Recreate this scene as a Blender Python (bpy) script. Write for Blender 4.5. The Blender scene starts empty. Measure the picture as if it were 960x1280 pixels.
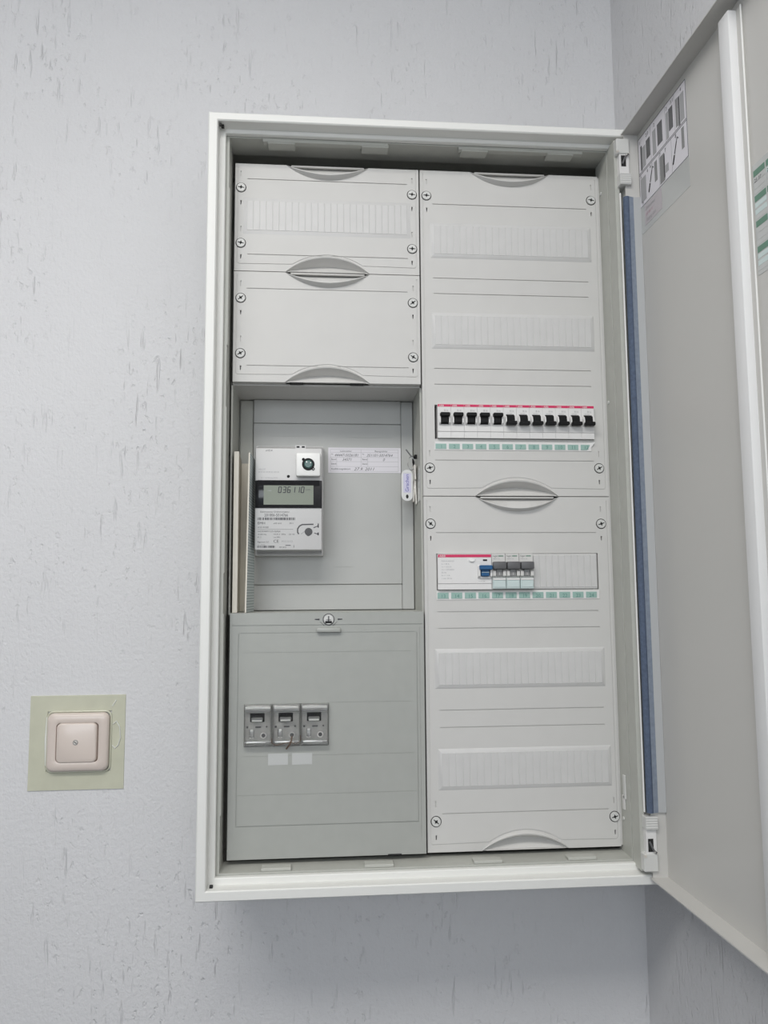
import bpy, bmesh, math, random
from mathutils import Vector, Matrix
R = math.radians
random.seed(7)
SC = bpy.context.scene
COL = SC.collection
S = 0.001                 # modelled in millimetres, scene in metres
Z0 = 1200.0               # height of the cover panels' lower edge above the floor

def P(x, y, z):           # millimetres (cabinet frame) -> metres (room)
    return Vector((x * S, y * S, (z + Z0) * S))

# ------------------------------------------------------------------ camera
cam = bpy.data.objects.new('camera', bpy.data.cameras.new('camera'))
COL.objects.link(cam)
cam.data.lens = 36 * 962.24 / 1280
cam.data.sensor_width = 36
cam.data.clip_start = 0.01
_w = Vector((-0.101226, -0.081018, -0.002529))
cam.location = P(117.59, -938.82, 327.88)
SC.camera = cam
# ------------------------------------------------------------------ light
SC.view_settings.view_transform = 'Standard'
SC.view_settings.look = 'None'
SC.view_settings.gamma = 1
SC.view_settings.use_curve_mapping = False
SC.view_settings.exposure = -0.02
world = bpy.data.worlds.new('daylight')
SC.world = world
world.use_nodes = True
world.node_tree.nodes['Background'].inputs[0].default_value = (0.75, 0.87, 1.0, 1)
world.node_tree.nodes['Background'].inputs[1].default_value = 0.6

def area(name, loc, target, sx, sy, power, col):
    l = bpy.data.lights.new(name, 'AREA')
    l.shape = 'RECTANGLE'; l.size = sx; l.size_y = sy; l.energy = power; l.color = col
    o = bpy.data.objects.new(name, l); COL.objects.link(o)
    o.location = loc
    o.rotation_euler = (Vector(target) - Vector(loc)).to_track_quat('-Z', 'Y').to_euler()
    return o
area('window_daylight', (-0.55, -2.95, 2.08), (-0.55, 0, 1.95), 1.7, 0.7, 19, (0.90, 0.95, 1.0))
area('ceiling_lamp', (-0.35, -1.15, 2.66), (-0.35, -1.15, 0), 1.3, 0.5, 22.5, (1.0, 0.975, 0.935))

# ------------------------------------------------------------------ materials
def mat(name, col, rough=0.5, metal=0.0, noise=0.0, nscale=60.0, bump=0.0, bscale=400.0, trans=0.0, coat=0.0, ior=1.45, spec=0.5):
    m = bpy.data.materials.new(name); m.use_nodes = True
    nt = m.node_tree; b = nt.nodes['Principled BSDF']
    b.inputs['Base Color'].default_value = (*col, 1)
    b.inputs['Roughness'].default_value = rough
    b.inputs['Metallic'].default_value = metal
    b.inputs['Transmission Weight'].default_value = trans
    b.inputs['Coat Weight'].default_value = coat
    b.inputs['Coat Roughness'].default_value = 0.12
    b.inputs['IOR'].default_value = ior
    b.inputs['Specular IOR Level'].default_value = spec
    tc = nt.nodes.new('ShaderNodeTexCoord')
    if noise:
        n = nt.nodes.new('ShaderNodeTexNoise'); n.inputs['Scale'].default_value = nscale; n.inputs['Detail'].default_value = 4
        nt.links.new(tc.outputs['Object'], n.inputs['Vector'])
        r = nt.nodes.new('ShaderNodeValToRGB')
        r.color_ramp.elements[0].color = (*[c * (1 - noise) for c in col], 1)
        r.color_ramp.elements[1].color = (*[min(1, c * (1 + noise)) for c in col], 1)
        r.color_ramp.elements[0].position = 0.3; r.color_ramp.elements[1].position = 0.7
        nt.links.new(n.outputs['Fac'], r.inputs['Fac'])
        nt.links.new(r.outputs['Color'], b.inputs['Base Color'])
    if bump:
        n2 = nt.nodes.new('ShaderNodeTexNoise'); n2.inputs['Scale'].default_value = bscale; n2.inputs['Detail'].default_value = 3
        nt.links.new(tc.outputs['Object'], n2.inputs['Vector'])
        bp = nt.nodes.new('ShaderNodeBump'); bp.inputs['Strength'].default_value = bump; bp.inputs['Distance'].default_value = 0.0006
        nt.links.new(n2.outputs['Fac'], bp.inputs['Height'])
        nt.links.new(bp.outputs['Normal'], b.inputs['Normal'])
    return m

def wall_material(name, col):
    # scratch render: fine grain, chips pressed into vertical streaks
    m = bpy.data.materials.new(name); m.use_nodes = True
    nt = m.node_tree; N = nt.nodes; Lk = nt.links; b = N['Principled BSDF']
    b.inputs['Roughness'].default_value = 0.62
    tc = N.new('ShaderNodeTexCoord')
    def noise(scale, stretch, detail=4, rough=0.6, off=(0, 0, 0)):
        mp = N.new('ShaderNodeMapping'); mp.inputs['Scale'].default_value = (scale, scale, scale * stretch); mp.inputs['Location'].default_value = off
        Lk.new(tc.outputs['Object'], mp.inputs['Vector'])
        n = N.new('ShaderNodeTexNoise'); n.inputs['Scale'].default_value = 1; n.inputs['Detail'].default_value = detail; n.inputs['Roughness'].default_value = rough
        Lk.new(mp.outputs['Vector'], n.inputs['Vector']); return n
    def ramp(src, a, c):
        r = N.new('ShaderNodeMapRange'); r.inputs['From Min'].default_value = a; r.inputs['From Max'].default_value = c
        r.interpolation_type = 'SMOOTHSTEP'
        Lk.new(src, r.inputs['Value']); return r.outputs['Result']
    def math_(op, a, c):
        q = N.new('ShaderNodeMath'); q.operation = op
        for i, v in enumerate((a, c)):
            if isinstance(v, (int, float)): q.inputs[i].default_value = v
            else: Lk.new(v, q.inputs[i])
        return q.outputs[0]
    grain = noise(210, 0.8, 3, 0.6)
    streak = ramp(noise(150, 0.11, 2, 0.5, (3, 1, 5)).outputs['Fac'], 0.61, 0.73)      # long vertical scratches
    chips = ramp(noise(115, 0.55, 3, 0.6, (7, 2, 1)).outputs['Fac'], 0.575, 0.70)        # short crumbs
    patch = ramp(noise(5.5, 0.6, 3, 0.6).outputs['Fac'], 0.42, 0.62)                     # streaks cluster
    marks = math_('MULTIPLY', math_('MAXIMUM', streak, math_('MULTIPLY', chips, 0.7)), math_('ADD', math_('MULTIPLY', patch, 0.8), 0.2))
    h = math_('SUBTRACT', math_('MULTIPLY', grain.outputs['Fac'], 0.75), math_('MULTIPLY', marks, 0.9))
    bp = N.new('ShaderNodeBump'); bp.inputs['Strength'].default_value = 0.9; bp.inputs['Distance'].default_value = 0.0016
    Lk.new(h, bp.inputs['Height']); Lk.new(bp.outputs['Normal'], b.inputs['Normal'])
    mx = N.new('ShaderNodeMix'); mx.data_type = 'RGBA'
    mx.inputs['A'].default_value = (*col, 1); mx.inputs['B'].default_value = (*[c * 0.80 for c in col], 1)
    big = math_('MULTIPLY', ramp(noise(3.0, 0.8, 3, 0.6, (1, 8, 2)).outputs['Fac'], 0.3, 0.7), 0.16)
    Lk.new(math_('ADD', math_('MULTIPLY', marks, 0.20), big), mx.inputs['Factor'])  # groove shade put into the colour at the marks; big is random tone
    Lk.new(mx.outputs['Result'], b.inputs['Base Color'])
    return m

M = {}
M['wall'] = wall_material('textured_wall', (0.73, 0.727, 0.737))
M['grey_paint'] = mat('grey_paint', (0.42, 0.42, 0.43), 0.8, bump=0.1, bscale=200)
M['white_paint'] = mat('white_paint', (0.82, 0.82, 0.82), 0.8, bump=0.1, bscale=200)
M['floor'] = mat('floor', (0.075, 0.085, 0.10), 0.5, noise=0.12, nscale=20)
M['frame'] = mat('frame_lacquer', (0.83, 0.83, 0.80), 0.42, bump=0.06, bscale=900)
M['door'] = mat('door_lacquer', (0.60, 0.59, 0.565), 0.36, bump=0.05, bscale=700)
M['steel'] = mat('grey_steel', (0.50, 0.505, 0.465), 0.45, noise=0.03, bump=0.05, bscale=900)
M['panel'] = mat('panel_plastic', (0.645, 0.636, 0.616), 0.5, noise=0.015, nscale=25, bump=0.08, bscale=1200)
M['blank'] = mat('blank_plastic', (0.645, 0.638, 0.628), 0.42, noise=0.02)
M['lower'] = mat('tinted_cover', (0.42, 0.43, 0.405), 0.28, noise=0.02)
M['board'] = mat('board_plastic', (0.50, 0.505, 0.49), 0.5, noise=0.035, nscale=14)
M['screw'] = mat('screw_plastic', (0.68, 0.68, 0.66), 0.35)
M['black'] = mat('black_plastic', (0.009, 0.009, 0.010), 0.5, spec=0.25)
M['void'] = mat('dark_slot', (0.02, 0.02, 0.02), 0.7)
M['white'] = mat('white_plastic', (0.80, 0.79, 0.78), 0.4)
M['offwhite'] = mat('offwhite_plastic', (0.70, 0.69, 0.67), 0.4)
M['red'] = mat('red_print', (0.68, 0.035, 0.13), 0.5)
M['ink'] = mat('grey_ink', (0.10, 0.10, 0.105), 0.6)
M['paleink'] = mat('pale_ink', (0.42, 0.42, 0.43), 0.6)
M['darkink'] = mat('dark_ink', (0.05, 0.05, 0.06), 0.6)
M['green'] = mat('pale_green_print', (0.33, 0.50, 0.45), 0.5)
M['greenink'] = mat('green_ink', (0.12, 0.28, 0.24), 0.5)
M['deepgreen'] = mat('deep_green_print', (0.14, 0.27, 0.20), 0.5)
M['mint'] = mat('mint_plastic', (0.62, 0.72, 0.71), 0.35)
M['blue'] = mat('blue_plastic', (0.02, 0.11, 0.27), 0.35)
M['darkgrey'] = mat('dark_grey_plastic', (0.13, 0.13, 0.135), 0.4)
M['midgrey'] = mat('mid_grey_plastic', (0.28, 0.28, 0.28), 0.45)
M['meter'] = mat('meter_plastic', (0.66, 0.655, 0.65), 0.42)
M['gloss_black'] = mat('gloss_black', (0.012, 0.012, 0.014), 0.12)
M['lcd'] = mat('lcd', (0.22, 0.245, 0.19), 0.3)
M['eyewhite'] = mat('eye_white', (0.92, 0.92, 0.90), 0.35)
M['eyeglass'] = mat('eye_glass', (0.05, 0.12, 0.105), 0.25, coat=0.2)
M['paper'] = mat('paper', (0.78, 0.76, 0.80), 0.7)
M['cream'] = mat('cream_card', (0.82, 0.78, 0.69), 0.7, noise=0.03, nscale=30)
M['metal'] = mat('key_metal', (0.86, 0.82, 0.76), 0.35, metal=0.6)
M['wire'] = mat('steel_wire', (0.25, 0.25, 0.25), 0.35, metal=0.8)
M['silver'] = mat('silver_plastic', (0.62, 0.62, 0.61), 0.2, metal=0.55)
M['clear'] = mat('clear_plastic', (0.95, 0.95, 0.94), 0.06, trans=1.0, ior=1.3)
M['tag'] = mat('tag_plastic', (0.74, 0.74, 0.73), 0.3, coat=0.4)
M['penblue'] = mat('blue_pen', (0.12, 0.12, 0.42), 0.6)
M['lilac'] = mat('lilac_paper', (0.66, 0.64, 0.80), 0.7)
M['beige'] = mat('beige_plastic', (0.71, 0.62, 0.56), 0.28, coat=0.3)
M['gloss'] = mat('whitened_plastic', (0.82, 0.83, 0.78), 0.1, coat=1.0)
M['guard'] = mat('guard_plastic', (0.60, 0.60, 0.475), 0.14, noise=0.04, nscale=40, bump=0.06, bscale=60, coat=0.6)
M['sealedge'] = mat('pale_foam', (0.47, 0.48, 0.485), 0.7)
M['sealfoot'] = mat('blue_grey_foam', (0.25, 0.29, 0.36), 0.7, noise=0.1, nscale=200, bump=0.3, bscale=900)
M['switchgrey'] = mat('switch_grey', (0.47, 0.465, 0.45), 0.3, noise=0.12, nscale=120)
M['rib'] = mat('rib_lacquer', (0.82, 0.82, 0.82), 0.4)
M['seal'] = mat('blue_foam', (0.095, 0.125, 0.19), 0.8, noise=0.15, nscale=300, bump=0.5, bscale=900)
M['pinkpaper'] = mat('pink_paper', (0.56, 0.525, 0.545), 0.7)
M['pinkink'] = mat('pink_ink', (0.55, 0.33, 0.40), 0.6)
M['brown'] = mat('brown_wire', (0.16, 0.11, 0.08), 0.5)
M['film'] = mat('matt_film', (0.56, 0.57, 0.56), 0.25)
def stripe_material():
    m = bpy.data.materials.new('striped_card'); m.use_nodes = True
    nt = m.node_tree; b = nt.nodes['Principled BSDF']; b.inputs['Roughness'].default_value = 0.6
    tc = nt.nodes.new('ShaderNodeTexCoord'); w = nt.nodes.new('ShaderNodeTexWave'); w.bands_direction = 'Z'
    w.inputs['Scale'].default_value = 87; w.inputs['Distortion'].default_value = 0.3
    r = nt.nodes.new('ShaderNodeValToRGB'); r.color_ramp.elements[0].color = (0.46, 0.52, 0.52, 1); r.color_ramp.elements[1].color = (0.78, 0.82, 0.81, 1)
    r.color_ramp.elements[0].position = 0.70; r.color_ramp.elements[1].position = 0.88
    nt.links.new(tc.outputs['Object'], w.inputs['Vector']); nt.links.new(w.outputs['Fac'], r.inputs['Fac']); nt.links.new(r.outputs['Color'], b.inputs['Base Color'])
    return m
M['stripes'] = stripe_material()

# ------------------------------------------------------------------ mesh builder
_text_cache = {}
def text_geo(s, shear=0.0):
    k = (s, shear)
    if k not in _text_cache:
        c = bpy.data.curves.new('t', 'FONT'); c.body = s; c.size = 1; c.shear = shear; c.resolution_u = 2; c.fill_mode = 'FRONT'
        o = bpy.data.objects.new('t', c); COL.objects.link(o)
        bpy.context.view_layer.update()
        me = bpy.data.meshes.new_from_object(o.evaluated_get(bpy.context.evaluated_depsgraph_get()))
        vs = [v.co.copy() for v in me.vertices]; fs = [tuple(p.vertices) for p in me.polygons]
        bpy.data.objects.remove(o); bpy.data.curves.remove(c); bpy.data.meshes.remove(me)
        _text_cache[k] = (vs, fs)
    return _text_cache[k]

class MB:
    def __init__(self):
        self.v = []; self.f = []; self.m = []; self.mats = []
    def mi(self, name):
        if name not in self.mats: self.mats.append(name)
        return self.mats.index(name)
    def add(self, vs, fs, m):
        n = len(self.v); self.v += [Vector(p) for p in vs]
        i = self.mi(m)
        for q in fs: self.f.append(tuple(n + k for k in q)); self.m.append(i)
        return self
    def bm(self, b, m, mtx=None):
        if mtx: bmesh.ops.transform(b, matrix=mtx, verts=b.verts)
        b.verts.ensure_lookup_table(); b.verts.index_update()
        self.add([p.co.copy() for p in b.verts], [tuple(p.index for p in q.verts) for q in b.faces], m); b.free(); return self
    def box(self, x0, x1, y0, y1, z0, z1, m, bev=0.0, seg=1, mtx=None):
        b = bmesh.new(); bmesh.ops.create_cube(b, size=1)
        for p in b.verts:
            p.co = Vector(((x0 + x1) / 2 + p.co.x * (x1 - x0), (y0 + y1) / 2 + p.co.y * (y1 - y0), (z0 + z1) / 2 + p.co.z * (z1 - z0)))
        if bev: bmesh.ops.bevel(b, geom=list(b.edges), offset=bev, segments=seg, profile=0.5, affect='EDGES')
        return self.bm(b, m, mtx)
    def prism(self, pts, y0, y1, m, inset=0.0, depth=0.0):      # polygon in x,z extruded along y (front = y0)
        n = len(pts)
        vs = [(x, y0, z) for x, z in pts] + [(x, y1, z) for x, z in pts]
        fs = [tuple(range(n)), tuple(range(2 * n - 1, n - 1, -1))] + [(i, (i + 1) % n, n + (i + 1) % n, n + i) for i in range(n)]
        return self.add(vs, fs, m)
    def prismx(self, pts, x0, x1, m):                            # polygon in y,z extruded along x
        n = len(pts)
        vs = [(x0, y, z) for y, z in pts] + [(x1, y, z) for y, z in pts]
        fs = [tuple(range(n)), tuple(range(2 * n - 1, n - 1, -1))] + [(i, (i + 1) % n, n + (i + 1) % n, n + i) for i in range(n)]
        return self.add(vs, fs, m)
    def ring(self, prof, m):                                    # prof: list of (L, Rr, T, B, y), closed loop, mitred corners
        n = len(prof); vs = []
        for (l, r, t, b, y) in prof: vs += [(l, y, t), (r, y, t), (r, y, b), (l, y, b)]
        fs = []
        for i in range(n):
            j = (i + 1) % n
            for k in range(4):
                q = (k + 1) % 4
                fs.append((i * 4 + k, i * 4 + q, j * 4 + q, j * 4 + k))
        return self.add(vs, fs, m)
    def frustum(self, x0, x1, z0, z1, yb, yf, c, m):            # chamfered plate, back at yb, front at yf, chamfer c
        a = [(x0, yb, z0), (x1, yb, z0), (x1, yb, z1), (x0, yb, z1)]
        d = [(x0 + c, yf, z0 + c), (x1 - c, yf, z0 + c), (x1 - c, yf, z1 - c), (x0 + c, yf, z1 - c)]
        return self.add(a + d, [(0, 1, 2, 3), (7, 6, 5, 4)] + [(i, (i + 1) % 4, 4 + (i + 1) % 4, 4 + i) for i in range(4)], m)
    def disc(self, cx, cz, r, y0, y1, m, n=24, r1=None):         # cylinder along y
        r1 = r if r1 is None else r1
        vs = [(cx + r1 * math.cos(2 * math.pi * i / n), y0, cz + r1 * math.sin(2 * math.pi * i / n)) for i in range(n)]
        vs += [(cx + r * math.cos(2 * math.pi * i / n), y1, cz + r * math.sin(2 * math.pi * i / n)) for i in range(n)]
        return self.add(vs, [tuple(range(n)), tuple(range(2 * n - 1, n - 1, -1))] + [(i, (i + 1) % n, n + (i + 1) % n, n + i) for i in range(n)], m)
    def tube(self, path, r, m, n=8, closed=False, flat=1.0):
        pts = [Vector(p) for p in path]; k = len(pts); vs = []; fs = []
        up = Vector((0.13, 0.31, 0.94))
        for i, p in enumerate(pts):
            if closed: t = pts[(i + 1) % k] - pts[i - 1]
            else: t = pts[min(i + 1, k - 1)] - pts[max(i - 1, 0)]
            t.normalize(); a = t.cross(up)
            if a.length < 0.1: a = t.cross(Vector((1, 0, 0)))
            a.normalize(); b = t.cross(a)
            rr = r[i] if isinstance(r, (list, tuple)) else r
            vs += [p + a * rr * math.cos(2 * math.pi * j / n) + b * rr * flat * math.sin(2 * math.pi * j / n) for j in range(n)]
        for i in range(k if closed else k - 1):
            i2 = (i + 1) % k
            fs += [(i * n + j, i * n + (j + 1) % n, i2 * n + (j + 1) % n, i2 * n + j) for j in range(n)]
        if not closed: fs += [tuple(range(n)), tuple(range(k * n - 1, (k - 1) * n - 1, -1))]
        return self.add(vs, fs, m)
    def text(self, s, x, z, size, y, m, align='l', shear=0.0, sx=1.0, plane='xz', mtx=None):
        vs, fs = text_geo(s, shear)
        if not vs: return self
        w = max(p.x for p in vs)
        off = {'l': 0, 'c': w / 2, 'r': w}[align]
        out = []
        for p in vs:
            a = (p.x - off) * size * sx; b = p.y * size
            if plane == 'xz': q = Vector((x + a, y, z + b))
            elif plane == 'up': q = Vector((x - b, y, z + a))      # reads upwards
            else: q = Vector((y, x - a, z + b))                    # on a door face: reads towards -y, x holds the y start, y holds X
            out.append(mtx @ q if mtx else q)
        return self.add(out, fs, m)
    def build(self, name, parent=None, origin=None, smooth=30, data=None, mats=None):
        org = Vector(origin) if origin is not None else (ORG[parent] if parent is not None else Vector((0, 0, 0)))
        me = bpy.data.meshes.new(name)
        me.from_pydata([((p - org) * S) for p in self.v], [], self.f)
        for k in self.mats: me.materials.append(M[k])
        me.polygons.foreach_set('material_index', self.m)
        b = bmesh.new(); b.from_mesh(me); bmesh.ops.recalc_face_normals(b, faces=b.faces); b.to_mesh(me); b.free()
        me.polygons.foreach_set('use_smooth', [True] * len(me.polygons))
        me.set_sharp_from_angle(angle=R(smooth)); me.update()
        return place(bpy.data.objects.new(name, me), parent, org)

ORG = {}
def place(o, parent, org):
    COL.objects.link(o); ORG[o] = Vector(org)
    if parent is None: o.location = P(*org)
    else:
        o.parent = parent; o.location = (Vector(org) - ORG[parent]) * S
    return o
def tag(o, label=None, cat=None, group=None, kind=None):
    for k, v in (('label', label), ('category', cat), ('group', group), ('kind', kind)):
        if v: o[k] = v
    return o
def thing(name, org, label, cat, group=None):
    return tag(place(bpy.data.objects.new(name, None), None, org), label, cat, group)
def copy_tree(o, parent=None):
    c = o.copy(); COL.objects.link(c); c.parent = parent; ORG[c] = ORG[o]
    for ch in list(o.children): copy_tree(ch, c)
    return c
def structure(o): o['kind'] = 'structure'; return o

def carve(base, cut, name, parent, mname, origin=None, smooth=30):
    """base minus cutters (both MB), one mesh"""
    a = base.build('carve_a'); b = cut.build('carve_b')
    md = a.modifiers.new('c', 'BOOLEAN'); md.object = b; md.operation = 'DIFFERENCE'; md.solver = 'EXACT'; md.use_self = True
    bpy.context.view_layer.update()
    me = bpy.data.meshes.new_from_object(a.evaluated_get(bpy.context.evaluated_depsgraph_get()))
    ob, obm, bm_ = a.data, b.data, None
    for o in (a, b):
        ORG.pop(o, None); d = o.data; bpy.data.objects.remove(o); bpy.data.meshes.remove(d)
    org = Vector(origin) if origin is not None else ORG[parent]
    me.transform(Matrix.Translation(-org * S)); me.name = name
    me.materials.clear(); me.materials.append(M[mname])
    me.polygons.foreach_set('material_index', [0] * len(me.polygons))
    me.polygons.foreach_set('use_smooth', [False] * len(me.polygons)); me.update()
    return place(bpy.data.objects.new(name, me), parent, org)

def ribbon(pts, w):
    """closed outline of an open polyline of width w"""
    n = len(pts); L, Rr = [], []
    for i in range(n):
        p = Vector(pts[i]); d1 = (Vector(pts[i]) - Vector(pts[i - 1])).normalized() if i else None
        d2 = (Vector(pts[i + 1]) - Vector(pts[i])).normalized() if i < n - 1 else None
        d1 = d1 or d2; d2 = d2 or d1
        n1 = Vector((-d1.y, d1.x)); n2 = Vector((-d2.y, d2.x)); nn = (n1 + n2).normalized()
        k = (w / 2) / max(0.3, nn.dot(n1))
        L.append(tuple(p + nn * k)); Rr.append(tuple(p - nn * k))
    return L + Rr[::-1]

# camera orientation (solved from the cabinet's edges)
_t = _w.length; _k = _w / _t
_K = Matrix(((0, -_k.z, _k.y), (_k.z, 0, -_k.x), (-_k.y, _k.x, 0)))
_Rm = Matrix.Identity(3) + math.sin(_t) * _K + (1 - math.cos(_t)) * (_K @ _K)
_B = Matrix(((1, 0, 0), (0, 0, -1), (0, 1, 0)))
_Rc = _Rm @ _B
cam.rotation_euler = Matrix((_Rc[0], -_Rc[1], -_Rc[2])).transposed().to_euler()

# ================================================================== room
WALL_Y, CORNER_X = 160.0, 572.0
FL, CE = -Z0, 1500.0
b = MB().box(-2300, CORNER_X + 120, WALL_Y, WALL_Y + 120, FL, CE, 'wall'); structure(b.build('wall_back', origin=(0, 160, 0)))
b = MB().box(CORNER_X, CORNER_X + 120, -3000, WALL_Y, FL, CE, 'wall'); structure(b.build('wall_right', origin=(CORNER_X, 0, 0)))
b = MB().box(-2420, -2300, -3000, WALL_Y + 120, FL, CE, 'grey_paint'); structure(b.build('wall_left', origin=(-2300, 0, 0)))
b = MB()
b.box(-2420, -1450, -3120, -3000, FL, CE, 'white_paint'); b.box(350, CORNER_X + 120, -3120, -3000, FL, CE, 'white_paint')
b.box(-1450, 350, -3120, -3000, FL, -150, 'white_paint'); b.box(-1450, 350, -3120, -3000, 1250, CE, 'white_paint')
structure(b.build('wall_front', origin=(0, -3000, 0)))
b = MB().ring([(-1450, 350, 1250, -150, -3090), (-1450, 350, 1250, -150, -3030), (-1390, 290, 1190, -90, -3030), (-1390, 290, 1190, -90, -3090)], 'white')
b.box(-585, -515, -3085, -3035, -90, 1190, 'white'); structure(b.build('window_1', origin=(-550, -3060, -150)))
b = MB().box(-2420, CORNER_X + 120, -3120, WALL_Y + 120, FL - 100, FL, 'floor'); structure(b.build('floor', origin=(0, 0, FL)))
b = MB().box(-2420, CORNER_X + 120, -3120, WALL_Y + 120, CE, CE + 100, 'white_paint'); structure(b.build('ceiling', origin=(0, 0, CE)))

# ================================================================== cabinet
cab = thing('distribution_cabinet', (250, 160, -28), 'large light grey wall-mounted distribution cabinet with its door swung open', 'cabinet')
OL, OR, OT, OB = -26.5, 529.0, 936.0, -28.0         # rim
def rect(i, y, t=None): return (OL + i, OR - i, OT - (i if t is None else t), OB + i, y)
b = MB()
b.ring([rect(0, 1.2), rect(1.2, 0), rect(10.6, 0, 9.4), rect(11.8, 1.4, 10.8), rect(12, 19, 11), rect(13, 19, 11.5), rect(18.5, 19, 15.3), rect(19.6, 20, 16.2), rect(19.6, 26, 16.2), rect(0, 26)], 'frame')
b.box(-13.4, -10.8, 4, 7, 920.5, 924, 'void')
for (x, z) in ((-10, 923.2), (-10, -15.2)):                      # small dark corner holes in the step
    b.box(x - 1.8, x + 1.8, 9, 14, z - 1.2, z + 1.6, 'void')
b.build('frame', cab)
b = MB()
b.ring([rect(2, 26), rect(9, 26), rect(9, 156), rect(2, 160)], 'steel')
b.box(OL + 2, OR - 2, 156, 160, OB + 2, OT - 2, 'steel')
b.build('enclosure', cab)
MB().box(503.4, 509.6, 1.5, 26, -12, 921, 'steel', 0.4).build('hinge_rail', cab)  # added grey strip, tones down the white frame step by the hinges
# lining rails between rim and covers
def lin(o, y): return (-3.0 - o, 502.8 + o, 918.5 + o, -6 - o, y)
b = MB(); b.ring([lin(0, 27), lin(0, 67), lin(0.6, 68), lin(4, 68), lin(4, 27)], 'steel')
b.box(501, 503.2, 57.5, 66, 1, 899, 'panel', 0.3)
for x0, x1 in ((40, 205), (300, 470)):
    b.box(x0, x1, 27, 36, 915.2, 919, 'steel', 0.6)
b.build('lining', cab)
for i, x in enumerate((64, 188, 322, 440)):
    b = MB().box(x - 18, x + 18, 28, 45, 913.6, 918.4, 'steel', 0.8); b.box(x - 15, x + 15, 45, 46.5, 916.5, 918.4, 'steel')
    b.build('clip', cab, origin=(x, 36, 916))
    b = MB().box(x - 18, x + 18, 28, 42, -6.2, -2.4, 'steel', 0.8)
    b.build('clip', cab, origin=(x, 36, -4))
for z0, z1 in ((640, 850), (350, 560), (60, 300)):
    MB().box(-3.4, -2.0, 27.5, 38, z0, z1, 'steel', 0.3).build('side_strip', cab, origin=(-5, 33, z0))
for z in (872, 577, 36): MB().disc(0, 0, 2.4, 0, 1.2, 'screw', 12).build('rivet', cab, origin=(0, 0, 0)).matrix_local = Matrix.Translation((Vector((502.9, 50, z)) - ORG[cab]) * S) @ Matrix.Rotation(R(90), 4, 'Z')
MB().box(501.2, 502.9, 38, 46, 62, 92, 'screw', 0.7).build('plastic_catch', cab)
MB().box(501.2, 502.9, 42, 50, 48, 66, 'offwhite', 0.7).build('plastic_catch', cab)

# ---------------- meter recess
b = MB()
b.box(-1, 1.2, 67, 150, 300, 600, 'steel'); b.box(248.8, 251, 67, 150, 300, 600, 'steel')
b.box(-1, 251, 67, 150, 598, 600.5, 'panel'); b.box(-1, 251, 67, 150, 297.5, 300, 'steel'); b.box(-1, 251, 150, 152, 297, 600, 'steel')
b.build('recess_liner', cab)
mb = place(bpy.data.objects.new('meter_board', None), cab, (126, 150, 300))
for z0, z1, y in ((563.8, 597.5, 140.5), (336.2, 563.2, 140), (301, 335.6, 140.5)):
    b = MB().box(22, 230.6, y, 149.8, z0, z1, 'board', 0.8)
    if z1 > 560 and z1 < 570:
        for r_ in ((45, 110, 545, 545.8), (45, 45.8, 531, 545.8), (150, 218, 544, 544.8), (135, 160, 360.4, 361)):
            b.box(r_[0], r_[1], y - 0.5, y + 0.5, r_[2], r_[3], 'board')
    b.build('board_plate', mb)
MB().box(230.9, 247.6, 142, 149.8, 301, 597, 'board', 0.6).build('side_channel', cab)
MB().box(3, 21, 145, 149.8, 301, 597, 'steel', 0.6).build('side_channel', cab)

# ---------------- cover panels
PF, PT = 56.0, 10.0                              # front plane, thickness
def arc(cx, z, half, sag, up, n=20, grow=0.0):
    h = half + grow; s = sag + grow
    r = (h * h + s * s) / (2 * s); a = math.asin(min(1, h / r)); sg = 1 if up else -1
    return [(cx + r * math.sin(-a + 2 * a * i / n), z + sg * (r * math.cos(-a + 2 * a * i / n) - (r - s))) for i in range(n + 1)]

def screw_mesh():
    b = MB(); b.disc(0, 0, 6.2, -1.6, 1.0, 'screw', 28, 5.6)
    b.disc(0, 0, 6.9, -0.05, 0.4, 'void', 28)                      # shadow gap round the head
    b.box(-4.2, 4.2, -1.75, -1.0, -0.55, 0.55, 'void'); b.box(-0.55, 0.55, -1.75, -1.0, -2.6, 2.6, 'void')
    b.box(-1.5, 1.5, -1.75, -1.0, -1.2, 1.2, 'void')
    return b
_screw = None
def add_screw(parent, x, z, ang):
    global _screw
    if _screw is None: _screw = screw_mesh().build('screw', parent, origin=(0, 0, 0)); o = _screw
    else:
        o = _screw.copy(); COL.objects.link(o); o.parent = parent
    o.location = (Vector((x, PF, z)) - ORG[parent]) * S; o.rotation_euler = (0, R(ang), 0)

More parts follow.
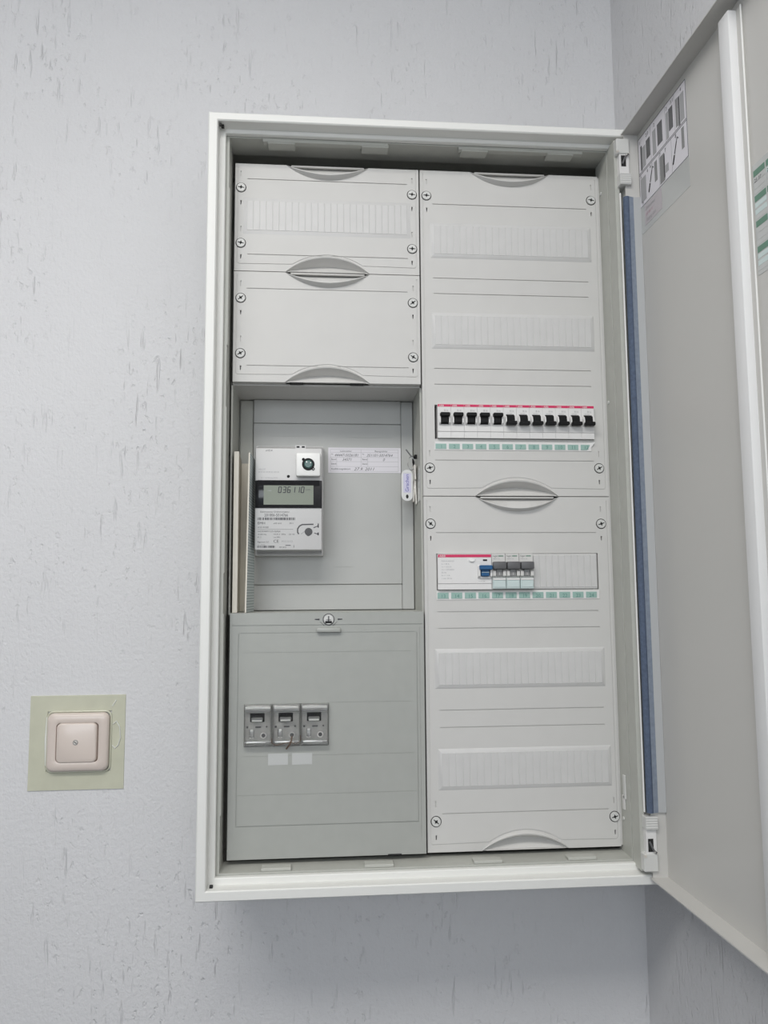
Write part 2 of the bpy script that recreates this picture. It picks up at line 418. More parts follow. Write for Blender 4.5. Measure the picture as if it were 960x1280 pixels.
def grip(parent, cx, z, up, half=56, sag=21):
    pts = arc(cx, z, half, sag, up, 28); n = len(pts); sg = 1 if up else -1
    b = MB(); vs = []; fs = []
    for i, (x, zz) in enumerate(pts):
        t = abs(2 * i / (n - 1) - 1); k = max(0.1, 1 - t ** 2.6); d = abs(zz - z)
        if up: rows = [(2.4 * k, 0.1), (1.2 * k, -2.6 * k), (-0.4 * k, -4.4 * k), (-2.0 * k, -3.8 * k), (-min(9.0, 0.42 * d), 12 * k), (-d, 1.2)]
        else: rows = [(2.2 * k, 0.1), (1.2 * k, -3.4 * k), (-1.2 * k, -8.2 * k), (-2.8 * k, -8.0 * k), (-max(0, d - 4.6), 4 * k), (-d, 8)]
        for a, y in rows:
            zc = zz + sg * a
            vs.append((x, PF + y, max(zc, z) if up else min(zc, z)))
    m = 6
    for i in range(n - 1):
        fs += [(i * m + j, i * m + j + 1, (i + 1) * m + j + 1, (i + 1) * m + j) for j in range(m - 1)]
    b.add(vs, fs, 'panel')
    if not up:   # straight lip along the panel's edge
        b.box(cx - half * 0.88, cx + half * 0.88, PF - 0.8, PF + 3, z - 2.4, z - 0.2, 'panel', 0.5)
    else:
        b.box(cx - half * 0.9, cx + half * 0.9, PF - 0.4, PF + 4, z + 0.1, z + 1.3, 'panel', 0.3)
    o = b.build('grip', parent, origin=(cx, PF, z), smooth=45)
    return o

def cover(label, x0, x1, z0, z1, gt, gb, grooves, marks, windows=(), sag_t=17.5, sag_b=21, half=56):
    cx = (x0 + x1) / 2 + 0.0
    out = [(x0, z0)]
    gx = cx
    if gb: out += arc(gx, z0, half, sag_b, True)
    out += [(x1, z0), (x1, z1)]
    if gt: out += arc(gx, z1, half, sag_t, False)[::-1]
    out += [(x0, z1)]
    base = MB().prism(out, PF, PF + PT, 'panel')
    cut = MB()
    for (a, c, z) in grooves: cut.box(a, c, PF - 1, PF + 1.3, z - 0.55, z + 0.55, 'panel')
    for (x, z, deep) in marks:
        if deep: cut.prism([(x - 0.7, z - 2.8), (x + 0.5, z - 2.8), (x + 1.0, z + 3.0), (x - 1.0, z + 3.0)], PF - 1, PF + 6, 'panel')
        else: cut.box(x - 0.75, x + 0.75, PF - 1, PF + 1.5, z - 3.8, z + 3.8, 'panel')
    for (a, c, d, e) in windows: cut.box(a, c, PF - 2, PF + PT + 2, d, e, 'panel')
    zs = z0 + 9.6
    line = [(x0 + 4, z1 - 5), (x0 + 4, zs + 2), (x0 + 6, zs)]
    if gb: line += [p for p in arc(gx, z0, half, sag_b, True, 24, 3.6) if p[1] > zs + 0.3]
    line += [(x1 - 6, zs), (x1 - 4, zs + 2), (x1 - 4, z1 - 5)]
    cut.prism(ribbon(line, 0.9), PF - 1, PF + 0.8, 'panel')
    o = carve(base, cut, 'cover_panel', cab, 'panel', origin=((x0 + x1) / 2, PF, z0))
    if label: o['label'] = label
    if gt: grip(o, gx, z1, False, half, sag_t)
    if gb: grip(o, gx, z0, True, half, sag_b)
    return o

def blanking(parent, x0, x1, z0, z1, n, c=5.0, proud=2.6, name='blanking_strip'):
    b = MB().frustum(x0, x1, z0, z1, PF + 0.2, PF - proud, c, 'blank')
    p = (x1 - x0 - 2 * c) / n
    for i in range(n):
        a = x0 + c + i * p
        b.frustum(a + 0.2, a + p - 0.2, z0 + c + 0.1, z1 - c - 0.1, PF - proud, PF - proud - 0.45, 0.4, 'blank')
    return b.build(name, parent, origin=((x0 + x1) / 2, PF, z0))

LX0, LX1, RX0, RX1 = 1.6, 249.0, 251.0, 500.5
c1 = cover('topmost cover panel of the narrow column, with a ribbed blanking strip', LX0, LX1, 750.6, 900, True, True,
           [(18, 233, 878.7), (19, 233.5, 773.5)],
           [(9.2, 885.8, 0), (9.6, 845.3, 1), (10, 808.5, 0), (10.2, 770, 1), (240, 884, 0), (239.7, 844, 1), (239.4, 807.5, 0), (239.2, 767.5, 1)])
for x, z, a in ((9.6, 866, 8), (10, 788.6, 12), (239.8, 864, 5), (239.4, 787, 2)): add_screw(c1, x, z, a)
blanking(c1, 12.6, 238, 801, 852.4, 25, 5, 1.6)
c2 = cover('plain cover panel above the meter recess', LX0, LX1, 600, 749.6, True, True,
           [(18.5, 232.5, 726.5), (19.5, 233, 622)],
           [(10.8, 733, 0), (11, 693.5, 1), (11.4, 657.8, 0), (11.6, 618.5, 1), (240, 731.5, 0), (239.5, 692.5, 1), (239.2, 656.5, 0), (239, 618, 1)])
for x, z, a in ((10.8, 713, -38), (11.2, 638, -32), (239.5, 711.5, -35), (239.2, 636.5, 32)): add_screw(c2, x, z, a)
for x in (84, 164): MB().box(x - 9, x + 9, PF + 1, PF + 9, 599.2, 599.9, 'void').build('slot', c2)
WIN1 = (267, 482.5, 526.5, 572.5)
c3 = cover('upper cover panel with two blanking strips and a window of twelve breakers', RX0, RX1, 450.6, 900, True, True,
           [(268, 483, 852), (267.5, 482.5, 747.3), (268, 482, 725.6), (267.5, 481.7, 622), (267.5, 481.5, 600.4), (267, 481.7, 498)],
           [(259.8, 883.6, 0), (260, 843.6, 1), (490.6, 884, 0), (490.2, 845, 1), (259.7, 507.3, 0), (260, 468.6, 1), (488.6, 508, 0), (488.5, 469.6, 1)],
           [WIN1])
for x, z, a in ((259.7, 863.5, 4), (490.2, 864.8, 10), (259.7, 487.6, -15), (488.7, 488.4, -28)): add_screw(c3, x, z, a)
blanking(c3, 263.8, 488.6, 775, 825.5, 24)
blanking(c3, 263.8, 488.6, 648.6, 699.5, 24)
WIN2 = (266.8, 482.6, 327.2, 374.6)
c4 = cover('lower cover panel with a blue-levered device window and two blanking strips', RX0, RX1, 0, 449.6, True, True,
           [(267, 481.5, 402), (267.2, 481, 299.3), (268.2, 482, 278.1), (268.3, 483.6, 174.5), (268.6, 484, 153), (270, 485, 46.8)],
           [(259.3, 432.8, 0), (259.8, 394.4, 1), (488.2, 433.2, 0), (488.5, 394.3, 1), (261.6, 58.6, 0), (262, 17.6, 1), (492.6, 57.2, 0), (493.2, 17.4, 1)],
           [WIN2])
for x, z, a in ((259.7, 413.7, 40), (488.6, 413.7, -18), (262, 37.5, 40), (493, 37, -15)): add_screw(c4, x, z, a)
blanking(c4, 262.5, 487.5, 201, 252.3, 24)
blanking(c4, 265, 491.5, 75, 126.8, 24)
# strip that closes the rest of the lower window
b = MB().box(393.6, 481.0, PF - 1.2, PF + 6, 327.8, 374.0, 'blank', 0.8)
for i in range(10):
    a = 394.4 + i * 8.6; b.frustum(a + 0.3, a + 8.3, 330, 372, PF - 1.2, PF - 1.9, 0.4, 'blank')
b.build('window_strip', c4)

def number_plates(parent, first, z0, z1, x0, pitch, base_z):
    b = MB().box(x0 - 1.2, x0 + 12 * pitch + (0.2 if first > 12 else -3.2), PF - 0.9, PF, base_z[0], base_z[1], 'white', 0.2)
    if first == 1:   # lifted, curled corner
        xe = x0 + 12 * pitch
        b.add([(xe - 8.5, PF - 1.0, base_z[0]), (xe - 3.2, PF - 1.2, base_z[0] + 5.6), (xe + 1.2, PF - 4.5, base_z[1] + 0.6), (xe - 3.4, PF - 1.0, base_z[1]), (xe - 8, PF - 1.0, base_z[1])],
              [(0, 1, 2, 3, 4)], 'white')
    b.build('label_strip', parent, origin=(x0, PF, z0))
    for i in range(12):
        a = x0 + i * pitch; q = MB()
        if first == 1 and i == 11:
            q.prism([(a, z0), (a + 8.6, z0), (a + 12.2, z1 - 1.5), (a + 12.2, z1), (a, z1)], PF - 1.5, PF - 0.8, 'green')
        else: q.box(a, a + pitch - 3.4, PF - 1.5, PF - 0.8, z0, z1, 'green', 0.15)
        q.text(str(first + i), a + (pitch - 3.4) / 2, z0 + 1.0, 6.6, PF - 1.65, 'greenink', 'c')
        q.build('number_plate', parent, origin=(a + 7, PF - 1, z0))
number_plates(c3, 1, 512.9, 519.9, 267.6, 17.86, (511.4, 522.9))
number_plates(c4, 13, 316.2, 324.0, 267.5, 17.92, (314.6, 325.4))

# ---------------- lower hinged cover over the main switches
LF = 51.0
lo = MB()
out = [(3, 0.8), (248.6, 0.8), (248.6, 300), (3, 300)]
base = MB().prism(out, LF, LF + 12, 'lower'); cut = MB()
cut.box(6, 246, LF - 1, LF + 0.9, 283.6, 284.8, 'lower')
for z, xa, xb in ((250.4, 19, 232), (187.6, 127, 232), (123.6, 20, 233), (76.8, 15, 237)): cut.box(xa, xb, LF - 1, LF + 0.4, z - 0.4, z + 0.4, 'lower')
ring = ribbon([(14.2, 274), (13.6, 40), (239.4, 40), (239.4, 274)], 1.1)
cut.prism(ring, LF - 1, LF + 1.0, 'lower'); cut.box(15.5, 238, LF - 1, LF + 0.6, 274.2, 275.2, 'lower')
cut.box(242.6, 243.4, LF - 1, LF + 0.6, 20, 281, 'lower')
for k in range(3): cut.box(22 + k * 35.2, 56.6 + k * 35.2, LF - 2, LF + 7, 136.0, 187.0, 'lower')
low = carve(base, cut, 'lower_cover', cab, 'lower', origin=(126, LF, 0))
low['label'] = 'darker grey smooth cover with a round latch and three clear-lidded switches'
b = MB(); b.disc(126.8, 291.2, 6.6, LF - 2.2, LF + 0.5, 'screw', 28, 6.0); b.disc(126.8, 291.2, 7.6, LF - 0.3, LF + 0.5, 'darkgrey', 28)
b.box(122.5, 131, LF - 2.5, LF - 1.8, 286.4, 289.2, 'black', 0.3); b.box(126, 127.6, LF - 2.5, LF - 1.8, 289, 295.5, 'darkgrey'); b.box(123.5, 130, LF - 2.5, LF - 1.8, 290.0, 291.2, 'midgrey')
b.build('latch_knob', low, origin=(126.8, LF, 291.2))
b = MB(); b.box(111.6, 142.2, LF - 5.5, LF + 0.5, 275.2, 281, 'lower', 1.4, 2); b.build('latch_grip', low, origin=(126.8, LF, 278))
b = MB()
for sx in (-1, 1): b.prism([(126.8 + sx * 11.5, 292.2), (126.8 + sx * 17.5, 291.9), (126.8 + sx * 17.5, 290.9), (126.8 + sx * 11.5, 290.2)], LF - 0.25, LF + 0.3, 'darkink')
for sx in (-1, 1): b.prism(ribbon([(126.8 + sx * 11, 288.5), (126.8 + sx * 5.5, 283.4)], 0.5), LF - 0.2, LF + 0.3, 'ink')
tag(b.build('arrow_print', low), kind='stuff')
MB().box(200.6, 217.6, LF - 0.2, LF + 4, 0.2, 1.9, 'void').build('slot', low)

# ---------------- main switches behind clear lids
for k, where in enumerate(('end nearest the wall socket cover', 'middle of the three', 'next to the plain area of the cover')):
    x = 22 + k * 35.2; z = 136
    labels = ('clear-lidded main switch closest to the frame edge, left of three', 'clear-lidded main switch between two others, seal wire hanging below', 'clear-lidded main switch rightmost of three in the lower cover')
    t = thing('main_switch', (x + 17.3, LF + 6, z), labels[k], 'switch', 'main switches in the lower cover')
    b = MB(); b.box(x + 0.4, x + 34.2, LF - 0.5, LF + 6.5, z + 0.4, z + 50.6, 'switchgrey', 0.8)
    b.box(x + 0.8, x + 33.8, LF - 6, LF - 0.4, z + 42, z + 49.8, 'silver', 1.4, 2); b.box(x + 2, x + 32.6, LF - 6.5, LF - 5.6, z + 46, z + 49, 'eyewhite', 0.3)  # white strips here and on the lower bar paint the window's glint
    b.box(x + 1.2, x + 33.4, LF - 3, LF - 0.4, z + 3.2, z + 6.4, 'silver', 0.9, 2); b.box(x + 3, x + 27, LF - 3.3, LF - 2.6, z + 4.0, z + 5.2, 'eyewhite', 0.3)
    b.box(x + 1, x + 33.6, LF - 1.8, LF - 0.4, z + 40.4, z + 41.6, 'white', 0.3)
    b.build('body', t)
    b = MB(); b.box(x + 7.4, x + 25.2, LF - 1.5, LF - 0.4, z + 29.6, z + 40.4, 'black', 0.3)
    b.box(x + 9.2, x + 23.2, LF - 5, LF - 1.2, z + 30.2, z + 35.4, 'midgrey', 0.8); b.box(x + 10, x + 22.4, LF - 5.4, LF - 4.8, z + 30.6, z + 32.6, 'eyewhite', 0.2)
    b.build('toggle', t)
    b = MB()
    b.tube([(x + 24 + 3.2 * math.cos(a * R(30)), LF - 1.6, z + 13 + 3.2 * math.sin(a * R(30))) for a in range(12)], 0.8, 'white', 6, True)
    b.disc(x + 24, z + 13, 2.4, LF - 1.1, LF - 0.4, 'darkgrey', 14)
    b.box(x + 6.6, x + 12.4, LF - 2.4, LF - 0.4, z + 9.5, z + 21, 'silver', 1.6, 2); b.box(x + 8, x + 11.6, LF - 2.9, LF - 2.2, z + 18.4, z + 21, 'eyewhite', 0.4)
    b.box(x + 14, x + 21, LF - 1.2, LF - 0.4, z + 22.4, z + 24.2, 'darkgrey', 0.3); b.box(x + 2.8, x + 5.2, LF - 1.2, LF - 0.4, z + 22, z + 24.6, 'darkgrey', 0.3); b.box(x + 27, x + 29, LF - 1.2, LF - 0.4, z + 22.6, z + 24.6, 'darkgrey', 0.3)
    b.box(x + 7, x + 12, LF - 2.2, LF - 1.0, z + 9.8, z + 11.2, 'eyewhite', 0.3)
    b.build('fitting', t)
    b = MB(); b.ring([(x + 0.2, x + 34.4, z + 50.8, z + 0.2, LF - 0.2), (x + 0.6, x + 34.0, z + 50.4, z + 0.6, LF - 7.2), (x + 1.8, x + 32.8, z + 49.2, z + 1.8, LF - 7.2), (x + 1.6, x + 33.0, z + 49.4, z + 1.6, LF - 0.2)], 'clear')
    b.box(x + 1.8, x + 32.8, LF - 7.2, LF - 6.2, z + 1.8, z + 49.2, 'clear')
    b.build('clear_lid', t)
t = thing('seal_sticker', (79, LF, 112), 'pale translucent sticker below the three clear-lidded switches', 'sticker')
MB().box(52, 76.5, LF - 0.35, LF - 0.05, 112.6, 126.5, 'film').build('sheet', t)
MB().box(81.5, 106.5, LF - 0.35, LF - 0.05, 112.6, 126.5, 'film').build('sheet', t)
t = thing('seal_wire', (78, LF, 131), 'thin brown seal wire hanging under the middle clear-lidded switch', 'wire')
b = MB().tube([(81.5, LF - 8.2, 149), (80.8, LF - 9, 143), (79, LF - 8.4, 139), (75.6, LF - 4, 134), (74.5, LF - 2, 132.5)], 1.1, 'brown', 6); b.build('strand', t)
b = MB().tube([(56.4, LF - 8, 147), (57, LF - 8.6, 141), (62, LF - 8.6, 138), (80, LF - 8.9, 142)], 0.45, 'brown', 5); b.tube([(92, LF - 8, 150), (92.3, LF - 8.6, 143), (86, LF - 8.6, 139), (80, LF - 8.9, 142)], 0.45, 'brown', 5); b.build('strand', t)

# ================================================================== circuit breakers
BF = 50.0                                            # face plane of the devices
def breaker_body(w, x=0.0):
    b = MB(); z0, z1 = 527.2, 572.2
    prof = [(BF + 1, z0), (BF + 1, z0 + 7.8), (BF, z0 + 8.6), (BF, z1), (BF + 40, z1), (BF + 40, z0)]
    b.prismx(prof, 0.12, w - 0.12, 'white')
    b.box(0.2, w - 0.2, BF - 0.25, BF, 568.6, 571.9, 'red')
    b.text('ABB', 1.6, 568.9, 3.4, BF - 0.35, 'white', sx=1.1)
    b.text('B16', 8.4, 562.6, 3.6, BF - 0.1, 'paleink'); b.text('230/400', 4.4, 559.6, 2.2, BF - 0.1, 'paleink')
    b.box(2.0, w - 1.6, BF - 0.2, BF + 0.2, 543.6, 544.4, 'offwhite')
    for s in (1.4, w - 3.4):                           # cheeks beside the lever
        b.prismx([(BF, 544.2), (BF - 4.6, 546.4), (BF - 5.4, 551), (BF - 4.0, 555.4), (BF, 558)], s, s + 2.0, 'white')
    b.box(3.4, w - 3.4, BF - 0.4, BF, 545, 559, 'black')
    return b
W = 17.65
def lever_mesh(on):
    b = MB()
    if on:
        b.box(3.7, W - 3.7, BF - 5.6, BF - 0.3, 546.4, 556.8, 'black', 0.7); b.box(2.4, W - 2.2, BF - 9.5, BF - 2.8, 554.2, 559.4, 'black', 1.0)
    else:
        b.box(3.7, W - 3.7, BF - 5.6, BF - 0.3, 547, 557, 'black', 0.7); b.box(2.2, W - 1.6, BF - 10.5, BF - 3, 543.6, 548.6, 'black', 1.0)
    return b
ORD = ('first', 'second', 'third', 'fourth', 'fifth', 'sixth', 'seventh', 'eighth', 'ninth', 'tenth', 'eleventh', 'last')
protos = {}
for i in range(12):
    on = i < 5
    x = 270.2 + i * W
    lab = 'white circuit breaker, %s from the left in the row of twelve, black toggle %s' % (ORD[i], 'up' if on else 'down')
    if on not in protos:
        t = thing('circuit_breaker', (0, BF, 527.2), lab, 'circuit breaker', 'row of twelve circuit breakers')
        breaker_body(W).build('body', t); lever_mesh(on).build('toggle', t)
        protos[on] = t
    else: t = copy_tree(protos[on]); t['label'] = lab
    t.location = P(x, BF, 527.2)
MB().box(262, 488, 92, 100, 520, 580, 'void').build('mounting_rail', cab)
MB().box(262, 488, 92, 100, 320, 382, 'void').build('mounting_rail', cab)

# residual current device
t = thing('residual_current_device', (302.8, BF, 327.6), 'wide white residual current device with a red stripe and blue toggle', 'breaker')
x0, x1, z0, z1 = 267.8, 338.0, 327.9, 373.9
b = MB(); b.prismx([(BF + 1, z0), (BF + 1, z0 + 7.2), (BF, z0 + 8), (BF, z1), (BF + 40, z1), (BF + 40, z0)], x0, x1, 'white')
b.box(x0 + 0.3, x1 - 0.3, BF - 0.3, BF, z1 - 4.4, z1 - 0.8, 'red'); b.text('ABB', x0 + 2, z1 - 4.0, 3.9, BF - 0.4, 'white', sx=1.15)
for k, (s, n) in enumerate((('F204 A-40/0,03', 14), ('In = 40 A', 9), ('I n = 0,03 A', 9), ('Un = 230/400V', 12), ('50 Hz', 7), ('Im = 1 kA', 9), ('t max 20 ms', 9))):
    b.text(s, x0 + 4.5, z1 - 10.2 - k * 3.7, 2.7, BF - 0.1, 'paleink')
b.box(x1 - 11, x1 - 5.6, BF - 0.4, BF, z1 - 9.2, z1 - 7.2, 'black'); b.text('T', x1 - 22, z1 - 9.5, 3, BF - 0.1, 'paleink'); b.text('1 3 5 N', x1 - 17, z0 + 9.6, 2.6, BF - 0.1, 'paleink')
for s in (x1 - 18.4, x1 - 2.6): b.prismx([(BF, z0 + 14.4), (BF - 5, z0 + 17), (BF - 5.6, z0 + 23), (BF - 4, z0 + 29), (BF, z0 + 31.5)], s, s + 2.6, 'white')
b.box(x1 - 16, x1 - 2, BF - 2.4, BF, z0 + 14.2, z0 + 16.6, 'white', 0.5)
b.build('body', t)
b = MB(); b.box(x1 - 14.4, x1 - 4, BF - 5.8, BF - 0.2, z0 + 16.8, z0 + 28.6, 'blue', 0.8); b.box(x1 - 17.2, x1 - 0.4, BF - 10.5, BF - 3, z0 + 25, z0 + 31, 'blue', 1.0)
b.box(x1 - 14, x1 - 4.4, BF - 6.4, BF - 5.6, z0 + 21.6, z0 + 22.2, 'mint'); b.build('toggle', t)
b = MB(); vs = MB()
b.prism([(x1 - 26 + 3.6 * math.cos(a * R(18)), z1 - 8.2 + 2.0 * math.sin(a * R(18))) for a in range(20)], BF - 2.4, BF, 'eyewhite'); b.build('test_button', t)

# three main fuses with grey levers
proto = None
for i in range(3):
    lab = ('narrow breaker with grey toggle and mint cover, touching the blue-levered device', 'narrow breaker with grey toggle and mint cover, middle one of three', 'narrow breaker with grey toggle and mint cover, next to the blank strip')[i]
    if proto is None:
        t = thing('circuit_breaker', (0, BF, 327.6), lab, 'circuit breaker', 'three grey-toggle breakers')
        w = 18.0; z0, z1 = 327.9, 374.0
        b = MB(); b.prismx([(BF, z0), (BF, z1), (BF + 40, z1), (BF + 40, z0)], 0.15, w - 0.15, 'offwhite')
        b.text('hager', 1.2, z1 - 3.9, 3.2, BF - 0.1, 'ink'); b.box(9, 15.6, BF - 0.2, BF, z1 - 3.6, z1 - 2.3, 'deepgreen'); b.text('MBN116', 1.6, z1 - 7.4, 2.5, BF - 0.1, 'paleink')
        b.box(3.2, w - 3.2, BF - 0.4, BF, z0 + 17, z0 + 25, 'darkgrey'); b.text('I', w / 2 - 0.6, z0 + 18.4, 5.0, BF - 4.2, 'white')
        b.box(5.2, w - 5.0, BF - 4, BF, z0 + 17, z0 + 26, 'midgrey', 0.5)
        for s in (0.4, w - 4.4): b.prismx([(BF, z0 + 15.5), (BF - 5, z0 + 17.5), (BF - 5, z0 + 23.5), (BF, z0 + 26)], s, s + 4, 'offwhite')
        b.build('body', t)
        MB().box(0.5, w - 0.5, BF - 9.5, BF - 1, z0 + 26, z0 + 35.6, 'darkgrey', 1.2, 2).build('toggle', t)
        b = MB(); b.box(0.3, w - 0.3, BF - 3.8, BF - 0.1, z0 + 0.6, z0 + 14.4, 'mint', 0.6); b.box(1.4, w - 1.4, BF - 4.6, BF - 3.6, z0 + 2.6, z0 + 10.6, 'mint', 0.3); b.box(0.6, w - 0.6, BF - 4.8, BF - 3.5, z0 + 11.8, z0 + 14.2, 'white', 0.3)
        b.build('terminal_cover', t)
        proto = t
    else: t = copy_tree(proto); t['label'] = lab
    t.location = P(338.4 + i * 18.3, BF, 327.6)

# ================================================================== meter
t = thing('electricity_meter', (74, 140, 375), 'grey electronic electricity meter with black display band reading 036110', 'meter')
b = MB(); b.box(26.8, 120.2, 124, 139.8, 375.4, 528.2, 'meter', 1.6, 2); b.ring([(28, 119, 527, 376.6, 124), (28, 119, 527, 376.6, 121.4), (29.2, 117.8, 525.8, 377.8, 121.4), (29.2, 117.8, 525.8, 377.8, 124)], 'meter')
b.box(30, 74, 121.6, 124, 523.8, 525, 'ink'); b.build('base', t)
MF = 87.0
b = MB(); b.box(29.8, 118, MF, 124.5, 381.6, 518, 'meter', 1.2, 2); b.build('housing', t)
b = MB(); b.prismx([(MF + 4, 518), (MF + 4, 514), (118, 526), (122, 526), (122, 518)], 30.2, 117.6, 'meter')
b.box(82, 97, MF + 1, 122, 514.5, 522.5, 'meter', 0.6)
b.box(84, 88, MF + 0.6, MF + 2, 519, 521, 'black'); b.box(91, 95, MF + 0.6, MF + 2, 519, 521, 'black'); b.box(84, 96, MF + 0.6, MF + 2, 515.4, 516.4, 'ink')
b.build('terminal_lid', t)
b = MB(); b.box(29.6, 118.2, MF - 1.6, MF + 3, 437.2, 474.2, 'gloss_black', 0.9, 2)
b.prismx([(MF - 1.6, 466.8), (MF - 3.0, 474.2), (MF, 474.2)], 33, 115, 'gloss_black')
b.build('display_band', t)
b = MB(); ly = MF - 1.9
b.box(41, 106.8, ly, MF - 1.5, 441.6, 467.4, 'lcd')
SEG = {'0': 'abcdef', '1': 'bc', '3': 'abcdg', '6': 'acdefg'}
def seg7(b, ch, x, z, w, h, y, m):
    th = 1.1
    def q(x0, z0, x1, z1): b.prism(ribbon([(x0, z0), (x1, z1)], th), y - 0.15, y + 0.1, m)
    k = 0.12 * h / 2
    G = {'a': ((0, h), (w, h)), 'b': ((w, h), (w, h / 2)), 'c': ((w, h / 2), (w, 0)), 'd': ((0, 0), (w, 0)), 'e': ((0, 0), (0, h / 2)), 'f': ((0, h / 2), (0, h)), 'g': ((0, h / 2), (w, h / 2))}
    for s in SEG[ch]:
        (a, c), (d, e) = G[s]
        q(x + a + c * 0.12, z + c, x + d + e * 0.12, z + e)
for i, ch in enumerate('036110'): seg7(b, ch, 60.2 + i * 6.0, 457.8, 3.5, 7.6, ly, 'darkink')
b.text('kWh', 96.6, 460.6, 3.2, ly - 0.1, 'ink'); b.text('1.8.0', 46, 459.5, 2.6, ly - 0.1, 'paleink')
b.build('display', t)
b = MB(); fy = MF - 0.12
b.text('eHZ-K', 43, 513.6, 3.4, fy, 'ink')
b.text('Info-DSS', 34, 488.6, 2.6, fy, 'paleink'); b.text('00 00 00  00 00 00  000 00', 33.5, 484.8, 2.5, fy, 'paleink'); b.text('RL = 10.000 Imp./kWh', 37, 477, 2.4, fy, 'paleink')
b.disc(73.4, 479.8, 2.0, MF - 0.3, MF, 'black', 16)
b.text('Elektronischer Drehstromzähler', 36.5, 431.2, 3.1, fy, 'ink', sx=0.95)
b.text('201006-5014766', 42, 426.0, 5.4, fy, 'darkink', sx=0.85)
def bars(x0, x1, z0, z1, seed):
    r = random.Random(seed); x = x0
    while x < x1 - 1.2:
        w = r.choice((0.5, 0.5, 0.9, 1.3)); b.box(x, min(x + w, x1), fy - 0.05, fy + 0.1, z0, z1, 'darkink'); x += w + r.choice((0.5, 0.6, 1.0))
bars(33.2, 84, 421.2, 424.6, 3)
b.text('EMH', 33.2, 415.6, 4.4, fy, 'darkink', sx=1.15); b.text('eHZ 2010', 54, 416, 2.6, fy, 'ink'); b.text('2011', 75, 416, 2.8, fy, 'ink')
b.text('eHZ-W2E8', 33.4, 410.6, 3.0, fy, 'ink'); b.box(33.2, 80, fy - 0.02, fy + 0.1, 408.8, 409.05, 'ink')
b.text('3x230/400V 0,25-5(60)A', 33.4, 405.2, 3.0, fy, 'ink'); b.text('10.000 Imp', 33.4, 401.4, 2.6, fy, 'ink'); b.text('+A Kl.2  50Hz', 54, 401.4, 2.8, fy, 'ink'); b.text('-25 +55', 74, 401.4, 2.6, fy, 'ink')
b.text('Kl. 2', 33.4, 397.6, 2.6, fy, 'ink'); b.text('cos 0001', 54, 397.6, 2.6, fy, 'ink')
b.text('CE', 54, 391.2, 5.6, fy, 'ink', sx=1.1); b.text('M10 0102', 65, 391.6, 3.6, fy, 'paleink'); b.text('Eigentum 2.0', 33.4, 391.2, 2.8, fy, 'ink'); b.text('Nr. 00000', 33.4, 387.6, 2.4, fy, 'paleink')
bars(33.2, 57, 384.4, 387.2, 5); b.text('MP 2010', 62, 384.2, 2.6, fy, 'ink'); b.box(70, 77, fy - 0.05, fy + 0.1, 387.2, 388, 'darkink'); b.text('i', 80.5, 384.6, 6, fy, 'ink')
# printed eye symbol: hook shaped line, round motor, two terminals
b.prism(ribbon([(87.5, 402.5), (86, 405), (86, 409.5), (88.4, 413.2), (92, 415.2), (107, 415.6)], 1.7), fy, MF, 'ink')
b.prism(ribbon([(90.5, 402.6), (99, 409)], 0.9), fy - 0.02, MF, 'paleink')
b.disc(100.5, 405.6, 5.2, fy - 0.06, MF, 'ink', 20); b.disc(100.2, 402.8, 3.0, fy - 0.1, MF, 'ink', 14)
b.prism(ribbon([(107, 411), (113.2, 413.4)], 1.1), fy, MF, 'darkink'); b.box(112.6, 114, fy, MF, 411, 416.6, 'darkink'); b.prism(ribbon([(108, 404), (113, 402.4)], 1.1), fy, MF, 'ink'); b.box(112.2, 114, fy, MF, 401, 404.6, 'darkink')
tag(b.build('print', t), kind='stuff')
b = MB(); b.box(83.6, 116.1, 76, MF, 478.8, 510.4, 'eyewhite', 2.4, 2)
b.disc(100, 494.6, 8.4, 74.6, 76.2, 'black', 28, 7.8); b.disc(100, 494.6, 6.2, 73.6, 75, 'eyeglass', 28, 4.4)
b.disc(93.6, 501, 2.0, 75, 76.2, 'black', 12); b.disc(106.6, 488.4, 2.0, 75, 76.2, 'black', 12)
b.disc(97.8, 497.4, 1.0, 73.2, 74, 'eyewhite', 10); b.disc(103.2, 496.4, 0.8, 73.2, 74, 'eyewhite', 10); b.disc(106.8, 488.2, 0.7, 74.6, 75.4, 'eyewhite', 8)  # white dots paint glints on the lens and lug
o = b.build('optical_head', t); o['label'] = 'bright white square reading head with dark green lens'

# record label on the board
t = thing('record_label', (178, 139.6, 492), 'white paper form with handwritten numbers stuck beside the meter', 'label')
b = MB(); ly = 139.5; b.box(127, 230, ly, 139.95, 493, 529.2, 'paper'); b.build('sheet', t)
b = MB(); y = ly - 0.1
def ln(x0, z0, x1, z1, w=0.32, m='paleink'): b.prism(ribbon([(x0, z0), (x1, z1)], w), y, ly, m)
for z in (526.6, 522.4, 515.4, 509.2, 502.2, 495.4): ln(130, z, 226.5, z)
for x in (130, 226.5): ln(x, 495.4, x, 526.6)
ln(173.5, 502.2, 173.5, 526.6); ln(139, 502.2, 139, 515.4); ln(183, 502.2, 183, 515.4)
b.text('Lieferzähler', 152, 523.2, 3.2, y, 'ink', 'c', sx=1.1); b.text('Bezugszähler', 202, 523.2, 3.2, y, 'ink', 'c', sx=1.1)
for x in (131, 175): b.text('Nr.', x, 519, 2.6, y, 'ink'); b.text('Stand', x, 511.4, 3.3, y, 'darkink'); b.text('Stand', x, 505, 3.3, y, 'darkink')
b.text('44447-5026181', 135.5, 516.6, 5.4, y, 'ink', shear=0.35); b.text('34371', 146.5, 510.4, 5.4, y, 'ink', shear=0.35)
b.text('351101-5014764', 181, 516.6, 5.4, y, 'ink', shear=0.35); b.text('0', 204, 510.4, 5.6, y, 'ink', shear=0.35)
